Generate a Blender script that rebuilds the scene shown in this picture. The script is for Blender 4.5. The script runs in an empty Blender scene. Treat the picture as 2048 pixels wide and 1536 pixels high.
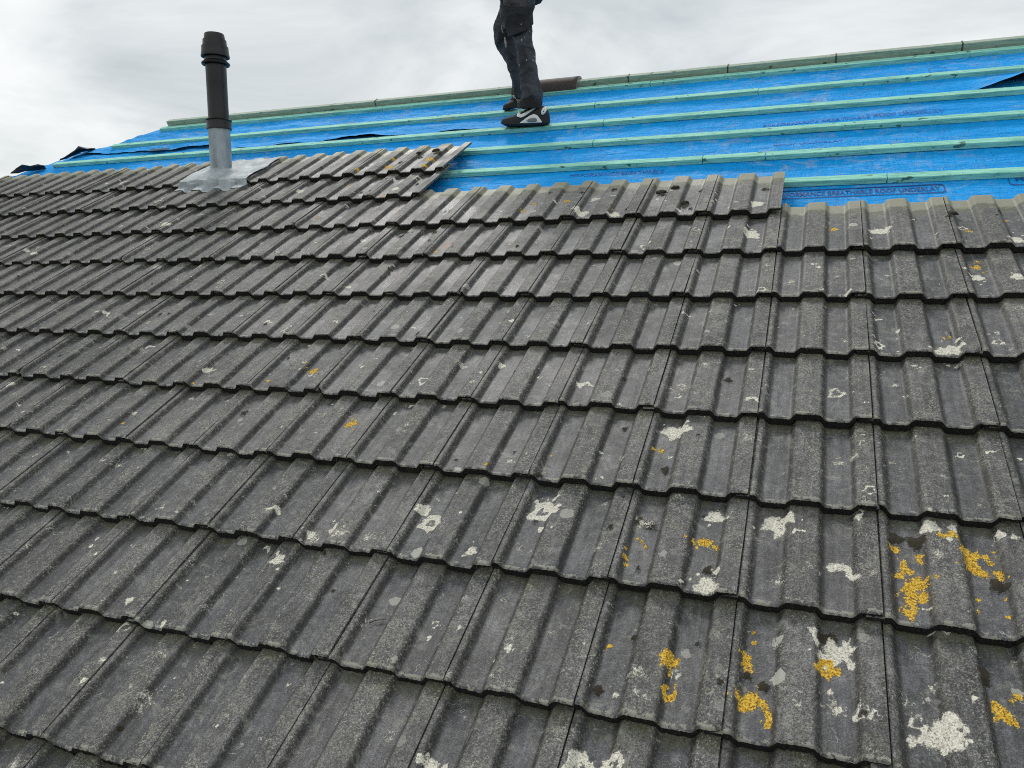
import bpy, bmesh, math, random, re
import numpy as np
from mathutils import Vector, Matrix, noise as mn
random.seed(7); rng = np.random.default_rng(11)
S = bpy.context.scene
C = S.collection
# ------------------------------------------------------------------ camera
# roof frame: u along the courses, v up the slope, w out of the roof
CT, ST = .858340523, .513080448                       # roof pitch 30.9 degrees
R = np.array([[0.93484042, 0.303436, -0.18439084], [0.04308797, -0.61242085, -0.78935678], [-0.35244405, 0.7299776, -0.58559021]])
CAM = np.array([0.12181771, -2.77180515, 1.49536614])
T3 = -R @ CAM
FPX = 1553.55
M3 = np.array([[1, 0, 0], [0, CT, -ST], [0, ST, CT]])  # roof frame -> world
def PW(u, v, w=0.0): return Vector((u, v * CT - w * ST, v * ST + w * CT))
def ray(x, y): return R.T @ np.array([x - 1024, y - 768, FPX])
def back(x, y, w=0.0):
    d = ray(x, y); return CAM + d * (w - CAM[2]) / d[2]
CAMW = M3 @ CAM
def pixY(x, y, Y):                                     # point of the photo at world depth Y
    d = M3 @ ray(x, y); return Vector(CAMW + d * (Y - CAMW[1]) / d[1])
cam_d = bpy.data.cameras.new('camera'); cam = bpy.data.objects.new('camera', cam_d); C.objects.link(cam)
cam_d.sensor_width = 36; cam_d.lens = FPX / 2048 * 36; cam_d.clip_start = .02; cam_d.clip_end = 3000
RW = M3 @ R.T
m = Matrix.Identity(4)
for i in range(3):
    m[i][0] = RW[i][0]; m[i][1] = -RW[i][1]; m[i][2] = -RW[i][2]; m[i][3] = CAMW[i]
cam.matrix_world = m
S.camera = cam
# ------------------------------------------------------------------ world: overcast sky
S.view_settings.view_transform = 'Standard'; S.view_settings.look = 'None'; S.view_settings.gamma = 1
S.view_settings.exposure = 0.5
S.cycles.filter_width = 1.0; S.cycles.use_denoising = False
SUN_EL, SUN_AZ = math.radians(52), math.radians(-35)   # azimuth from +Y towards +X
w_ = bpy.data.worlds.new("World"); S.world = w_; w_.use_nodes = True
nt = w_.node_tree; nt.nodes.clear()
def N(nt, t, **k):
    n = nt.nodes.new(t)
    for a, b in k.items(): setattr(n, a, b)
    return n
def L(nt, a, b): nt.links.new(a, b)
sky = N(nt, 'ShaderNodeTexSky', sky_type='NISHITA'); sky.sun_disc = False
sky.sun_elevation = SUN_EL; sky.sun_rotation = SUN_AZ; sky.dust_density = 3
skb = N(nt, 'ShaderNodeVectorMath', operation='SCALE'); skb.inputs['Scale'].default_value = .1
L(nt, sky.outputs[0], skb.inputs[0])
tc = N(nt, 'ShaderNodeTexCoord'); sx = N(nt, 'ShaderNodeSeparateXYZ'); L(nt, tc.outputs['Generated'], sx.inputs[0])
def mth(nt, op, a, b=None, clamp=False):
    n = N(nt, 'ShaderNodeMath', operation=op); n.use_clamp = clamp
    for i, q in enumerate((a, b)):
        if q is None: continue
        if isinstance(q, (int, float)): n.inputs[i].default_value = q
        else: L(nt, q, n.inputs[i])
    return n.outputs[0]
zz = mth(nt, 'ADD', mth(nt, 'MAXIMUM', sx.outputs[2], 0.0), .28)
cx = N(nt, 'ShaderNodeCombineXYZ'); L(nt, mth(nt, 'DIVIDE', sx.outputs[0], zz), cx.inputs[0]); L(nt, mth(nt, 'DIVIDE', sx.outputs[1], zz), cx.inputs[1])
def noise(nt, vec, scale, detail=4, rough=.55, dist=0.0):
    n = N(nt, 'ShaderNodeTexNoise'); n.inputs['Scale'].default_value = scale; n.inputs['Detail'].default_value = detail
    n.inputs['Roughness'].default_value = rough; n.inputs['Distortion'].default_value = dist
    if vec is not None: L(nt, vec, n.inputs['Vector'])
    return n.outputs['Fac']
def ramp(nt, fac, stops, interp='LINEAR'):
    n = N(nt, 'ShaderNodeValToRGB'); n.color_ramp.interpolation = interp
    e = n.color_ramp.elements
    while len(e) < len(stops): e.new(.5)
    for q, (p, c) in zip(e, stops):
        q.position = p; q.color = (*c, 1) if not isinstance(c, (int, float)) else (c, c, c, 1)
    if fac is not None: L(nt, fac, n.inputs[0])
    return n.outputs[0]
n1 = noise(nt, cx.outputs[0], 1.5, 8, .56, .45)
n2 = noise(nt, cx.outputs[0], .42, 2, .5, .2)
cf = mth(nt, 'ADD', mth(nt, 'MULTIPLY', n1, .62), mth(nt, 'MULTIPLY', n2, .38))
cl = ramp(nt, cf, [(.41, (.39, .425, .44)), (.47, (.47, .50, .51)), (.53, (.575, .60, .60)), (.61, (.675, .69, .68))])
mx = N(nt, 'ShaderNodeMixRGB'); mx.inputs[0].default_value = .92; L(nt, skb.outputs[0], mx.inputs[1]); L(nt, cl, mx.inputs[2])
bg = N(nt, 'ShaderNodeBackground'); L(nt, mx.outputs[0], bg.inputs[0]); bg.inputs[1].default_value = 1.0
ow = N(nt, 'ShaderNodeOutputWorld'); L(nt, bg.outputs[0], ow.inputs[0])
sd = bpy.data.lights.new('sun', 'SUN'); sd.energy = 1.2; sd.angle = math.radians(14); sd.color = (1, .97, .93)
sun = bpy.data.objects.new('sun', sd); C.objects.link(sun)
sdir = Vector((math.sin(SUN_AZ) * math.cos(SUN_EL), math.cos(SUN_AZ) * math.cos(SUN_EL), math.sin(SUN_EL)))
sun.rotation_euler = sdir.to_track_quat('Z', 'Y').to_euler(); sun.location = sdir * 30

# ------------------------------------------------------------------ helpers
def tag(o, label=None, cat=None, group=None, kind=None):
    if label: o['label'] = label
    if cat: o['category'] = cat
    if group: o['group'] = group
    if kind: o['kind'] = kind
    return o
def empty(name, loc, label=None, cat=None, group=None):
    o = bpy.data.objects.new(name, None); C.objects.link(o); o.location = loc; o.empty_display_size = .1
    return tag(o, label, cat, group)
def link(name, me, mat, parent=None, smooth=False):
    o = bpy.data.objects.new(name, me); C.objects.link(o)
    for mm in (mat if isinstance(mat, (list, tuple)) else [mat]):
        if mm: me.materials.append(mm)
    if smooth: me.polygons.foreach_set('use_smooth', [True] * len(me.polygons))
    if parent:
        o.parent = parent
        o.matrix_parent_inverse = Matrix.Translation(parent.location).inverted() if parent.type == 'EMPTY' else parent.matrix_basis.inverted()
    return o
def mesh(name, vs, fs, mat, parent=None, smooth=False):
    me = bpy.data.meshes.new(name); me.from_pydata([tuple(v) for v in vs], [], fs); me.update()
    return link(name, me, mat, parent, smooth)
def frombm(name, bm, mat, parent=None, smooth=False):
    me = bpy.data.meshes.new(name); bm.to_mesh(me); bm.free(); return link(name, me, mat, parent, smooth)
def principled(name):
    ma = bpy.data.materials.new(name); ma.use_nodes = True; nt = ma.node_tree
    return ma, nt, nt.nodes['Principled BSDF']
def mixc(nt, f, a, b):
    n = N(nt, 'ShaderNodeMixRGB')
    for i, q in ((0, f), (1, a), (2, b)):
        if isinstance(q, (int, float)): n.inputs[i].default_value = q
        elif isinstance(q, tuple): n.inputs[i].default_value = (*q, 1)
        else: L(nt, q, n.inputs[i])
    return n.outputs[0]
def bump(nt, bs, h, strength, dist):
    b = N(nt, 'ShaderNodeBump'); b.inputs['Strength'].default_value = strength; b.inputs['Distance'].default_value = dist
    L(nt, h, b.inputs['Height']); L(nt, b.outputs[0], bs.inputs['Normal'])
def objc(nt): return N(nt, 'ShaderNodeTexCoord').outputs['Object']
def pos(nt): return N(nt, 'ShaderNodeNewGeometry').outputs['Position']
def scaled(nt, v, s):
    n = N(nt, 'ShaderNodeMapping'); n.inputs['Scale'].default_value = s; L(nt, v, n.inputs[0]); return n.outputs[0]
def simple(name, col, rough=.6, nscale=30, var=.25, metal=0, bstr=.3, bdist=.002, stretch=(1, 1, 1)):
    ma, nt, b = principled(name)
    v = scaled(nt, pos(nt), stretch)
    n = noise(nt, v, nscale, 5, .6)
    c = ramp(nt, n, [(.3, tuple(x * (1 - var) for x in col)), (.7, tuple(min(1, x * (1 + var)) for x in col))])
    L(nt, c, b.inputs['Base Color']); b.inputs['Roughness'].default_value = rough; b.inputs['Metallic'].default_value = metal
    if bstr: bump(nt, b, n, bstr, bdist)
    return ma
def attr(nt, name): 
    n = N(nt, 'ShaderNodeAttribute'); n.attribute_name = name; return n.outputs['Fac']

# ------------------------------------------------------------------ materials
def tile_mat():
    ma, nt, b = principled('weathered_concrete'); P = pos(nt)
    h = attr(nt, 'h'); yl = attr(nt, 'yl'); slope = attr(nt, 'slope')
    rnd = N(nt, 'ShaderNodeObjectInfo').outputs['Random']
    grain = noise(nt, P, 300, 4, .8); big = noise(nt, P, 7, 4, .6); mid = noise(nt, P, 45, 5, .65)
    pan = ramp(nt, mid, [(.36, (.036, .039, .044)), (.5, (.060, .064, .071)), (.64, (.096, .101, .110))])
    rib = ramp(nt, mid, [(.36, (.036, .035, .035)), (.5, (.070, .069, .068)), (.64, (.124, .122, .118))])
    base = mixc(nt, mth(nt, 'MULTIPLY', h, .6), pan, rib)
    # purple brown batches of tiles
    base = mixc(nt, mth(nt, 'MULTIPLY', rnd, .42), base, (.080, .070, .068))
    # granules
    g1 = ramp(nt, grain, [(.36, .18), (.46, .72), (.54, 1.3), (.62, 3.0)])
    g1 = mixc(nt, mth(nt, 'ADD', mth(nt, 'MULTIPLY', h, .28), .5), (1.0, 1.0, 1.0), g1)
    mm = N(nt, 'ShaderNodeMixRGB', blend_type='MULTIPLY'); mm.inputs[0].default_value = 1; L(nt, base, mm.inputs[1]); L(nt, g1, mm.inputs[2]); base = mm.outputs[0]
    tv = N(nt, 'ShaderNodeMixRGB', blend_type='MULTIPLY'); tv.inputs[0].default_value = 1; L(nt, base, tv.inputs[1])
    bigv = ramp(nt, noise(nt, P, 3.2, 5, .65), [(.36, .72), (.62, 1.25)])
    L(nt, mth(nt, 'MULTIPLY', bigv, mth(nt, 'ADD', mth(nt, 'MULTIPLY', N(nt, 'ShaderNodeObjectInfo').outputs['Random'], .38), .84)), tv.inputs[2]); base = tv.outputs[0]
    stv = N(nt, 'ShaderNodeMixRGB', blend_type='MULTIPLY'); stv.inputs[0].default_value = 1; L(nt, base, stv.inputs[1])
    L(nt, ramp(nt, noise(nt, scaled(nt, P, (70, 5, 5)), 1, 5, .65), [(.36, .66), (.5, 1.0), (.64, 1.35)]), stv.inputs[2]); base = stv.outputs[0]
    # olive grime
    og = mth(nt, 'MULTIPLY', ramp(nt, noise(nt, P, 13, 8, .78), [(.49, 0.0), (.60, .40)]), mth(nt, 'ADD', mth(nt, 'MULTIPLY', h, .5), .35))
    base = mixc(nt, og, base, ramp(nt, grain, [(.40, (.035, .034, .026)), (.60, (.29, .28, .215))]))
    # worn pale nose edge
    we = mth(nt, 'MULTIPLY', mth(nt, 'LESS_THAN', yl, mth(nt, 'MULTIPLY', noise(nt, P, 95, 5, .8), .022)), mth(nt, 'GREATER_THAN', noise(nt, P, 40, 4, .7), .50))
    base = mixc(nt, mth(nt, 'MULTIPLY', we, .55), base, (.42, .41, .33))
    # green algae creeping out from under the lap above
    ga = ramp(nt, mth(nt, 'ADD', yl, mth(nt, 'MULTIPLY', mth(nt, 'SUBTRACT', noise(nt, P, 20, 6, .75), .5), .16)), [(.29, 0.0), (.33, .7)])
    base = mixc(nt, ga, base, mixc(nt, grain, (.03, .034, .014), (.17, .17, .095)))
    # algae and dirt that has settled along the flanks of the ribs
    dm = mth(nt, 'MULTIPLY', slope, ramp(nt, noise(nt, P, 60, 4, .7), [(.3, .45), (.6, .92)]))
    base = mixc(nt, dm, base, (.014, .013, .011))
    # crusty pale specks, mostly on the ribs
    sp = ramp(nt, noise(nt, P, 170, 5, .85), [(.54, 0.0), (.59, 1.0)])
    pz = ramp(nt, noise(nt, P, 10, 4, .65), [(.38, 0.12), (.60, 1.0)])
    spm = mth(nt, 'MULTIPLY', sp, mth(nt, 'MULTIPLY', pz, mth(nt, 'ADD', mth(nt, 'MULTIPLY', h, .65), .25)))
    base = mixc(nt, spm, base, (.42, .41, .33))
    # faint lichen films
    ff = ramp(nt, noise(nt, P, 19, 7, .8, 1.1), [(.55, 0.0), (.60, .5), (.72, .75)])
    base = mixc(nt, mth(nt, 'MULTIPLY', ff, mth(nt, 'ADD', mth(nt, 'MULTIPLY', grain, 1.2), .1)), base, (.30, .30, .25))
    # thin pale scribbles left by old growth
    wv = N(nt, 'ShaderNodeTexNoise'); wv.inputs['Scale'].default_value = 26; wv.inputs['Detail'].default_value = 1.5; wv.inputs['Distortion'].default_value = 1.2; L(nt, P, wv.inputs['Vector'])
    ln = mth(nt, 'LESS_THAN', mth(nt, 'ABSOLUTE', mth(nt, 'SUBTRACT', wv.outputs['Fac'], .56)), .007)
    ln = mth(nt, 'MULTIPLY', ln, ramp(nt, noise(nt, P, 17, 3, .6), [(.57, 0.0), (.62, .85)]))
    base = mixc(nt, mth(nt, 'MULTIPLY', ln, mth(nt, 'GREATER_THAN', grain, .44)), base, (.46, .46, .40))
    # small round lichens at random
    vo = N(nt, 'ShaderNodeTexVoronoi'); vo.inputs['Scale'].default_value = 11; vo.inputs['Randomness'].default_value = 1; L(nt, P, vo.inputs['Vector'])
    sc = N(nt, 'ShaderNodeSeparateColor'); L(nt, vo.outputs['Color'], sc.inputs[0])
    rad = mth(nt, 'MULTIPLY', mth(nt, 'SUBTRACT', sc.outputs[0], .68), .72)
    dd = mth(nt, 'ADD', vo.outputs['Distance'], mth(nt, 'MULTIPLY', mth(nt, 'SUBTRACT', noise(nt, P, 90, 4, .7), .5), .22))
    dot = mth(nt, 'GREATER_THAN', rad, dd)
    base = mixc(nt, mth(nt, 'MULTIPLY', dot, mth(nt, 'ADD', mth(nt, 'MULTIPLY', sc.outputs[1], .6), .15)), base, (.50, .50, .43))
    # tiny black dots
    v2 = N(nt, 'ShaderNodeTexVoronoi'); v2.inputs['Scale'].default_value = 34; L(nt, P, v2.inputs['Vector'])
    s2 = N(nt, 'ShaderNodeSeparateColor'); L(nt, v2.outputs['Color'], s2.inputs[0])
    r2 = mth(nt, 'MULTIPLY', mth(nt, 'SUBTRACT', s2.outputs[0], .87), 1.1)
    base = mixc(nt, mth(nt, 'MULTIPLY', mth(nt, 'GREATER_THAN', r2, v2.outputs['Distance']), .8), base, (.015, .015, .015))
    # unweathered head, ragged line
    hm = ramp(nt, mth(nt, 'ADD', yl, mth(nt, 'MULTIPLY', mth(nt, 'SUBTRACT', noise(nt, P, 38, 4, .7), .5), .055)), [(.352, 0.0), (.372, 1.0)])
    base = mixc(nt, mth(nt, 'MULTIPLY', hm, .88), base, mixc(nt, grain, (.20, .20, .14), (.36, .355, .27)))
    # placed lichens
    nA = noise(nt, P, 55, 6, .8); nB = noise(nt, P, 230, 4, .8)
    nzw = mth(nt, 'MULTIPLY', mth(nt, 'SUBTRACT', mth(nt, 'ADD', mth(nt, 'MULTIPLY', nA, .75), mth(nt, 'MULTIPLY', nB, .25)), .5), 1.5)
    nz = mth(nt, 'MULTIPLY', mth(nt, 'SUBTRACT', mth(nt, 'ADD', mth(nt, 'MULTIPLY', nA, .5), mth(nt, 'MULTIPLY', nB, .5)), .5), 3.0)
    def mask(name, lo=.36, hi=.50, nz=nz):
        f = attr(nt, name); has = mth(nt, 'GREATER_THAN', f, .03)
        return mth(nt, 'MULTIPLY', ramp(nt, mth(nt, 'ADD', f, nz), [(lo, 0.0), (hi, 1.0)]), has)
    mD = mask('fd'); mW = mth(nt, 'MAXIMUM', mask('fw', .44, .58, nzw), mth(nt, 'MULTIPLY', mask('fw', .42, .56), .62)); mY = mask('fy', .42, .50); mO = mask('fo')
    base = mixc(nt, mth(nt, 'MULTIPLY', mO, .6), base, (.30, .17, .09))
    base = mixc(nt, mD, base, mixc(nt, nA, (.012, .010, .006), (.045, .036, .014)))
    base = mixc(nt, mth(nt, 'MULTIPLY', mW, .93), base, ramp(nt, nB, [(.36, (.16, .155, .12)), (.43, (.46, .45, .37)), (.50, (.70, .67, .56)), (.58, (.88, .85, .74))]))
    base = mixc(nt, mY, base, ramp(nt, nB, [(.39, (.07, .05, .012)), (.45, (.44, .24, .012)), (.53, (.72, .43, .02)), (.61, (.85, .62, .14))]))
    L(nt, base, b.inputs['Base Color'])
    # damp patches in the pans
    wet = ramp(nt, noise(nt, P, 5, 3, .6), [(.35, .42), (.65, .62)])
    rr = mth(nt, 'ADD', wet, mth(nt, 'MULTIPLY', h, .14))
    lich = mth(nt, 'MAXIMUM', mW, mth(nt, 'MAXIMUM', mY, mD))
    rr = mth(nt, 'ADD', mth(nt, 'MULTIPLY', rr, mth(nt, 'SUBTRACT', 1.0, lich)), mth(nt, 'MULTIPLY', lich, .9))
    L(nt, rr, b.inputs['Roughness']); b.inputs['Specular IOR Level'].default_value = .5
    hh = mth(nt, 'ADD', mth(nt, 'ADD', grain, mth(nt, 'MULTIPLY', mid, 1.2)), mth(nt, 'MULTIPLY', lich, 1.6))
    bump(nt, b, hh, .7, .0019)
    return ma
M_TILE = tile_mat()
def nose_mat():
    ma, nt, b = principled('near_black_nose'); P = pos(nt)  # tile front face near-black, with sparse paler specks and brown patches
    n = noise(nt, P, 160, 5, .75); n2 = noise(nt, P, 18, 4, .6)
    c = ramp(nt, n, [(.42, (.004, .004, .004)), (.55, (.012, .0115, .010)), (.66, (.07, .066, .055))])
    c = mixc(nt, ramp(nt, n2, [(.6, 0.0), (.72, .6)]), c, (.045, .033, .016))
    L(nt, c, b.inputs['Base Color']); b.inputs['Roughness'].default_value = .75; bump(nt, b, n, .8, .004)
    return ma
M_NOSE = nose_mat()
def timber_mat(name, c0, c1, grey):
    ma, nt, b = principled(name); P = pos(nt)
    st = noise(nt, scaled(nt, P, (2.5, 60, 60)), 3, 6, .65); sp = noise(nt, scaled(nt, P, (6, 40, 40)), 1, 4, .7); kn = noise(nt, scaled(nt, P, (9, 14, 14)), 2, 2, .5)
    c = ramp(nt, st, [(.38, c0), (.60, c1)])
    c = mixc(nt, ramp(nt, sp, [(.60, 0.0), (.72, .6)]), c, grey)
    c = mixc(nt, ramp(nt, kn, [(.67, 0.0), (.70, .8)]), c, (.03, .09, .07))
    c = mixc(nt, ramp(nt, noise(nt, scaled(nt, P, (20, 30, 30)), 1.5, 6, .8), [(.56, 0.0), (.66, .55)]), c, (.05, .20, .16))
    c = mixc(nt, ramp(nt, noise(nt, scaled(nt, P, (1.3, 8, 8)), 1.5, 3, .6), [(.66, 0.0), (.73, .75)]), c, (.60, .66, .42))
    L(nt, c, b.inputs['Base Color']); b.inputs['Roughness'].default_value = .75; b.inputs['Specular IOR Level'].default_value = .3; bump(nt, b, st, .4, .002)
    return ma
M_BAT = timber_mat('green_treated_timber', (.15, .47, .38), (.40, .82, .67), (.08, .34, .27))
M_RIDGE = timber_mat('weathered_green_timber', (.28, .35, .28), (.47, .54, .44), (.33, .33, .24))
def underlay_mat():
    ma, nt, b = principled('blue_membrane'); P = pos(nt)
    fine = noise(nt, P, 260, 3, .7); cr = noise(nt, scaled(nt, P, (3, 14, 14)), 2.2, 6, .62, .8)
    c = ramp(nt, fine, [(.38, (.0, .30, .88)), (.62, (.006, .46, 1.0))])
    c = mixc(nt, ramp(nt, noise(nt, P, 2.2, 4, .6), [(.4, 0.0), (.75, .4)]), c, (.0, .28, .80))
    # chalky scuffs
    sc = mth(nt, 'MULTIPLY', ramp(nt, noise(nt, scaled(nt, P, (4, 7, 7)), 2, 6, .72, 1.4), [(.50, 0.0), (.68, .7)]), ramp(nt, noise(nt, P, 1.6, 2), [(.40, .12), (.56, 1.0)]))
    c = mixc(nt, sc, c, (.33, .48, .72))
    # fine dark printed ticks
    c = mixc(nt, ramp(nt, noise(nt, scaled(nt, P, (40, 8, 8)), 2.5, 4, .8), [(.69, 0.0), (.75, .45)]), c, (.004, .08, .34))
    g = N(nt, 'ShaderNodeNewGeometry'); c = mixc(nt, g.outputs['Backfacing'], c, (.022, .027, .036))
    L(nt, c, b.inputs['Base Color']); b.inputs['Roughness'].default_value = .72; b.inputs['Specular IOR Level'].default_value = .18
    ck = mth(nt, 'MULTIPLY', noise(nt, scaled(nt, P, (34, 6, 6)), 1, 4, .7, 1.0), ramp(nt, noise(nt, P, 1.3, 2), [(.45, 0.0), (.6, .9)]))
    bump(nt, b, mth(nt, 'ADD', mth(nt, 'ADD', cr, ck), mth(nt, 'MULTIPLY', fine, .06)), .65, .04)
    return ma
M_UND = underlay_mat()
M_UNDERSIDE = simple('black_underside', (.020, .026, .036), .6, 20, .3)
M_LEAD = simple('lead_sheet', (.37, .41, .43), .6, 10, .35, 0, .5, .006)
M_SLEEVE = simple('lead_sleeve', (.27, .31, .34), .5, 9, .7, .15, .4, .004, (1, 1, .4))
M_BPLA = simple('black_plastic', (.010, .0105, .0105), .42, 12, .35, 0, .15, .002)
M_TROU = None
M_BLACK = simple('black_cloth', (.016, .016, .018), .85, 60, .4, 0, .5, .003)
M_RUB = simple('black_rubber', (.010, .010, .011), .6, 80, .3)
M_MESHK = simple('black_knit', (.018, .019, .022), .8, 300, .5, 0, .6, .001)
M_WHITE = simple('white_leather', (.78, .78, .76), .45, 40, .06, 0, .1)
M_GREYP = simple('grey_plastic', (.16, .17, .18), .35, 30, .2)
M_SKIN = simple('skin', (.50, .30, .22), .5, 40, .1)
M_HAIR = simple('hair', (.05, .035, .025), .7, 100, .3)
M_RTILE = simple('brown_concrete', (.058, .042, .038), .72, 90, .35, 0, .5, .002)
M_RTILE2 = simple('grey_concrete_edge', (.27, .27, .25), .8, 120, .25)
M_PRINT = simple('dark_blue_print', (.002, .05, .24), .6, 120, .35, 0, 0)
M_BRICK = None
def trousers_mat(nm='black_work_fabric', k=1.0):
    ma, nt, b = principled(nm); P = pos(nt)
    weave = noise(nt, P, 500, 2, .6); fold = noise(nt, scaled(nt, P, (1, 1, 1.6)), 9, 4, .55, .6)
    c = ramp(nt, fold, [(.38, (.014 * k, .015 * k, .018 * k)), (.60, (.056 * k, .058 * k, .068 * k))])
    vo = N(nt, 'ShaderNodeTexVoronoi'); vo.inputs['Scale'].default_value = 46; L(nt, scaled(nt, P, (1.4, 1, .8)), vo.inputs['Vector'])
    sc = N(nt, 'ShaderNodeSeparateColor'); L(nt, vo.outputs['Color'], sc.inputs[0])
    r = mth(nt, 'MULTIPLY', mth(nt, 'SUBTRACT', sc.outputs[0], .74), 1.05)
    dot = mth(nt, 'GREATER_THAN', r, mth(nt, 'ADD', vo.outputs['Distance'], mth(nt, 'MULTIPLY', mth(nt, 'SUBTRACT', noise(nt, P, 200, 3, .6), .5), .25)))
    c = mixc(nt, mth(nt, 'MULTIPLY', dot, .75), c, (.50, .52, .52))
    L(nt, c, b.inputs['Base Color']); b.inputs['Roughness'].default_value = .82
    bump(nt, b, mth(nt, 'ADD', fold, mth(nt, 'MULTIPLY', weave, .08)), .8, .03)
    return ma
M_TROU = trousers_mat()

# ------------------------------------------------------------------ the house under the roof
G = .3269; W = .3; TL = .447
def hip_u(v): return -5.63 + (v - 1.75) * CT           # hip line, 45 degrees in plan
VE = -4.6; VA = 2.50                                    # eaves, apex
UR = 6.0
WD = -.155
ground_z = -5.2
def grass_mat():
    ma, nt, b = principled('grass'); n = noise(nt, pos(nt), 3, 6, .7)
    L(nt, ramp(nt, n, [(.3, (.035, .06, .02)), (.7, (.08, .11, .04))]), b.inputs['Base Color']); b.inputs['Roughness'].default_value = .9; return ma
gr = mesh('ground', [(-1500, -1500, ground_z), (1500, -1500, ground_z), (1500, 1500, ground_z), (-1500, 1500, ground_z)], [(0, 1, 2, 3)], grass_mat())
tag(gr, kind='structure')
def brick_mat():
    ma, nt, b = principled('red_brick'); t = N(nt, 'ShaderNodeTexBrick'); mp = N(nt, 'ShaderNodeMapping'); mp.inputs['Rotation'].default_value = (math.pi / 2, 0, 0)
    L(nt, pos(nt), mp.inputs[0]); L(nt, mp.outputs[0], t.inputs[0]); t.inputs['Scale'].default_value = 4.4
    t.inputs['Color1'].default_value = (.25, .10, .06, 1); t.inputs['Color2'].default_value = (.32, .15, .09, 1); t.inputs['Mortar'].default_value = (.4, .38, .34, 1)
    L(nt, t.outputs[0], b.inputs['Base Color']); b.inputs['Roughness'].default_value = .9; return ma
ea = PW(0, VE, WD); ap = PW(0, VA, WD)
yb = ap.y * 2 - ea.y
xl = hip_u(VE); xa = hip_u(VA)
house = empty('house', (0, ap.y, ground_z), 'house whose pitched roof is being stripped and retiled, seen only as the roof slope', 'house')
H1 = ap.z - .01; E1 = ea.z - .01
dk = simple('dark_roof_boards', (.05, .045, .04), .85, 20, .3)
mesh('roof_deck', [(xl, ea.y, E1), (UR, ea.y, E1), (UR, ap.y, H1), (xa, ap.y, H1), (UR, yb, E1), (xl, yb, E1),
     ], [(0, 1, 2, 3), (3, 2, 4, 5), (0, 3, 5), (0, 5, 4, 1)], dk, house)
I = .3
zt = E1 - .02
bm = bmesh.new(); bmesh.ops.create_cube(bm, size=1)
bmesh.ops.scale(bm, vec=(UR - xl - 2 * I, yb - ea.y - 2 * I, zt - ground_z), verts=bm.verts)
bmesh.ops.translate(bm, vec=((UR + xl) / 2, ap.y, (zt + ground_z) / 2), verts=bm.verts)
frombm('wall', bm, brick_mat(), house)

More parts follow.
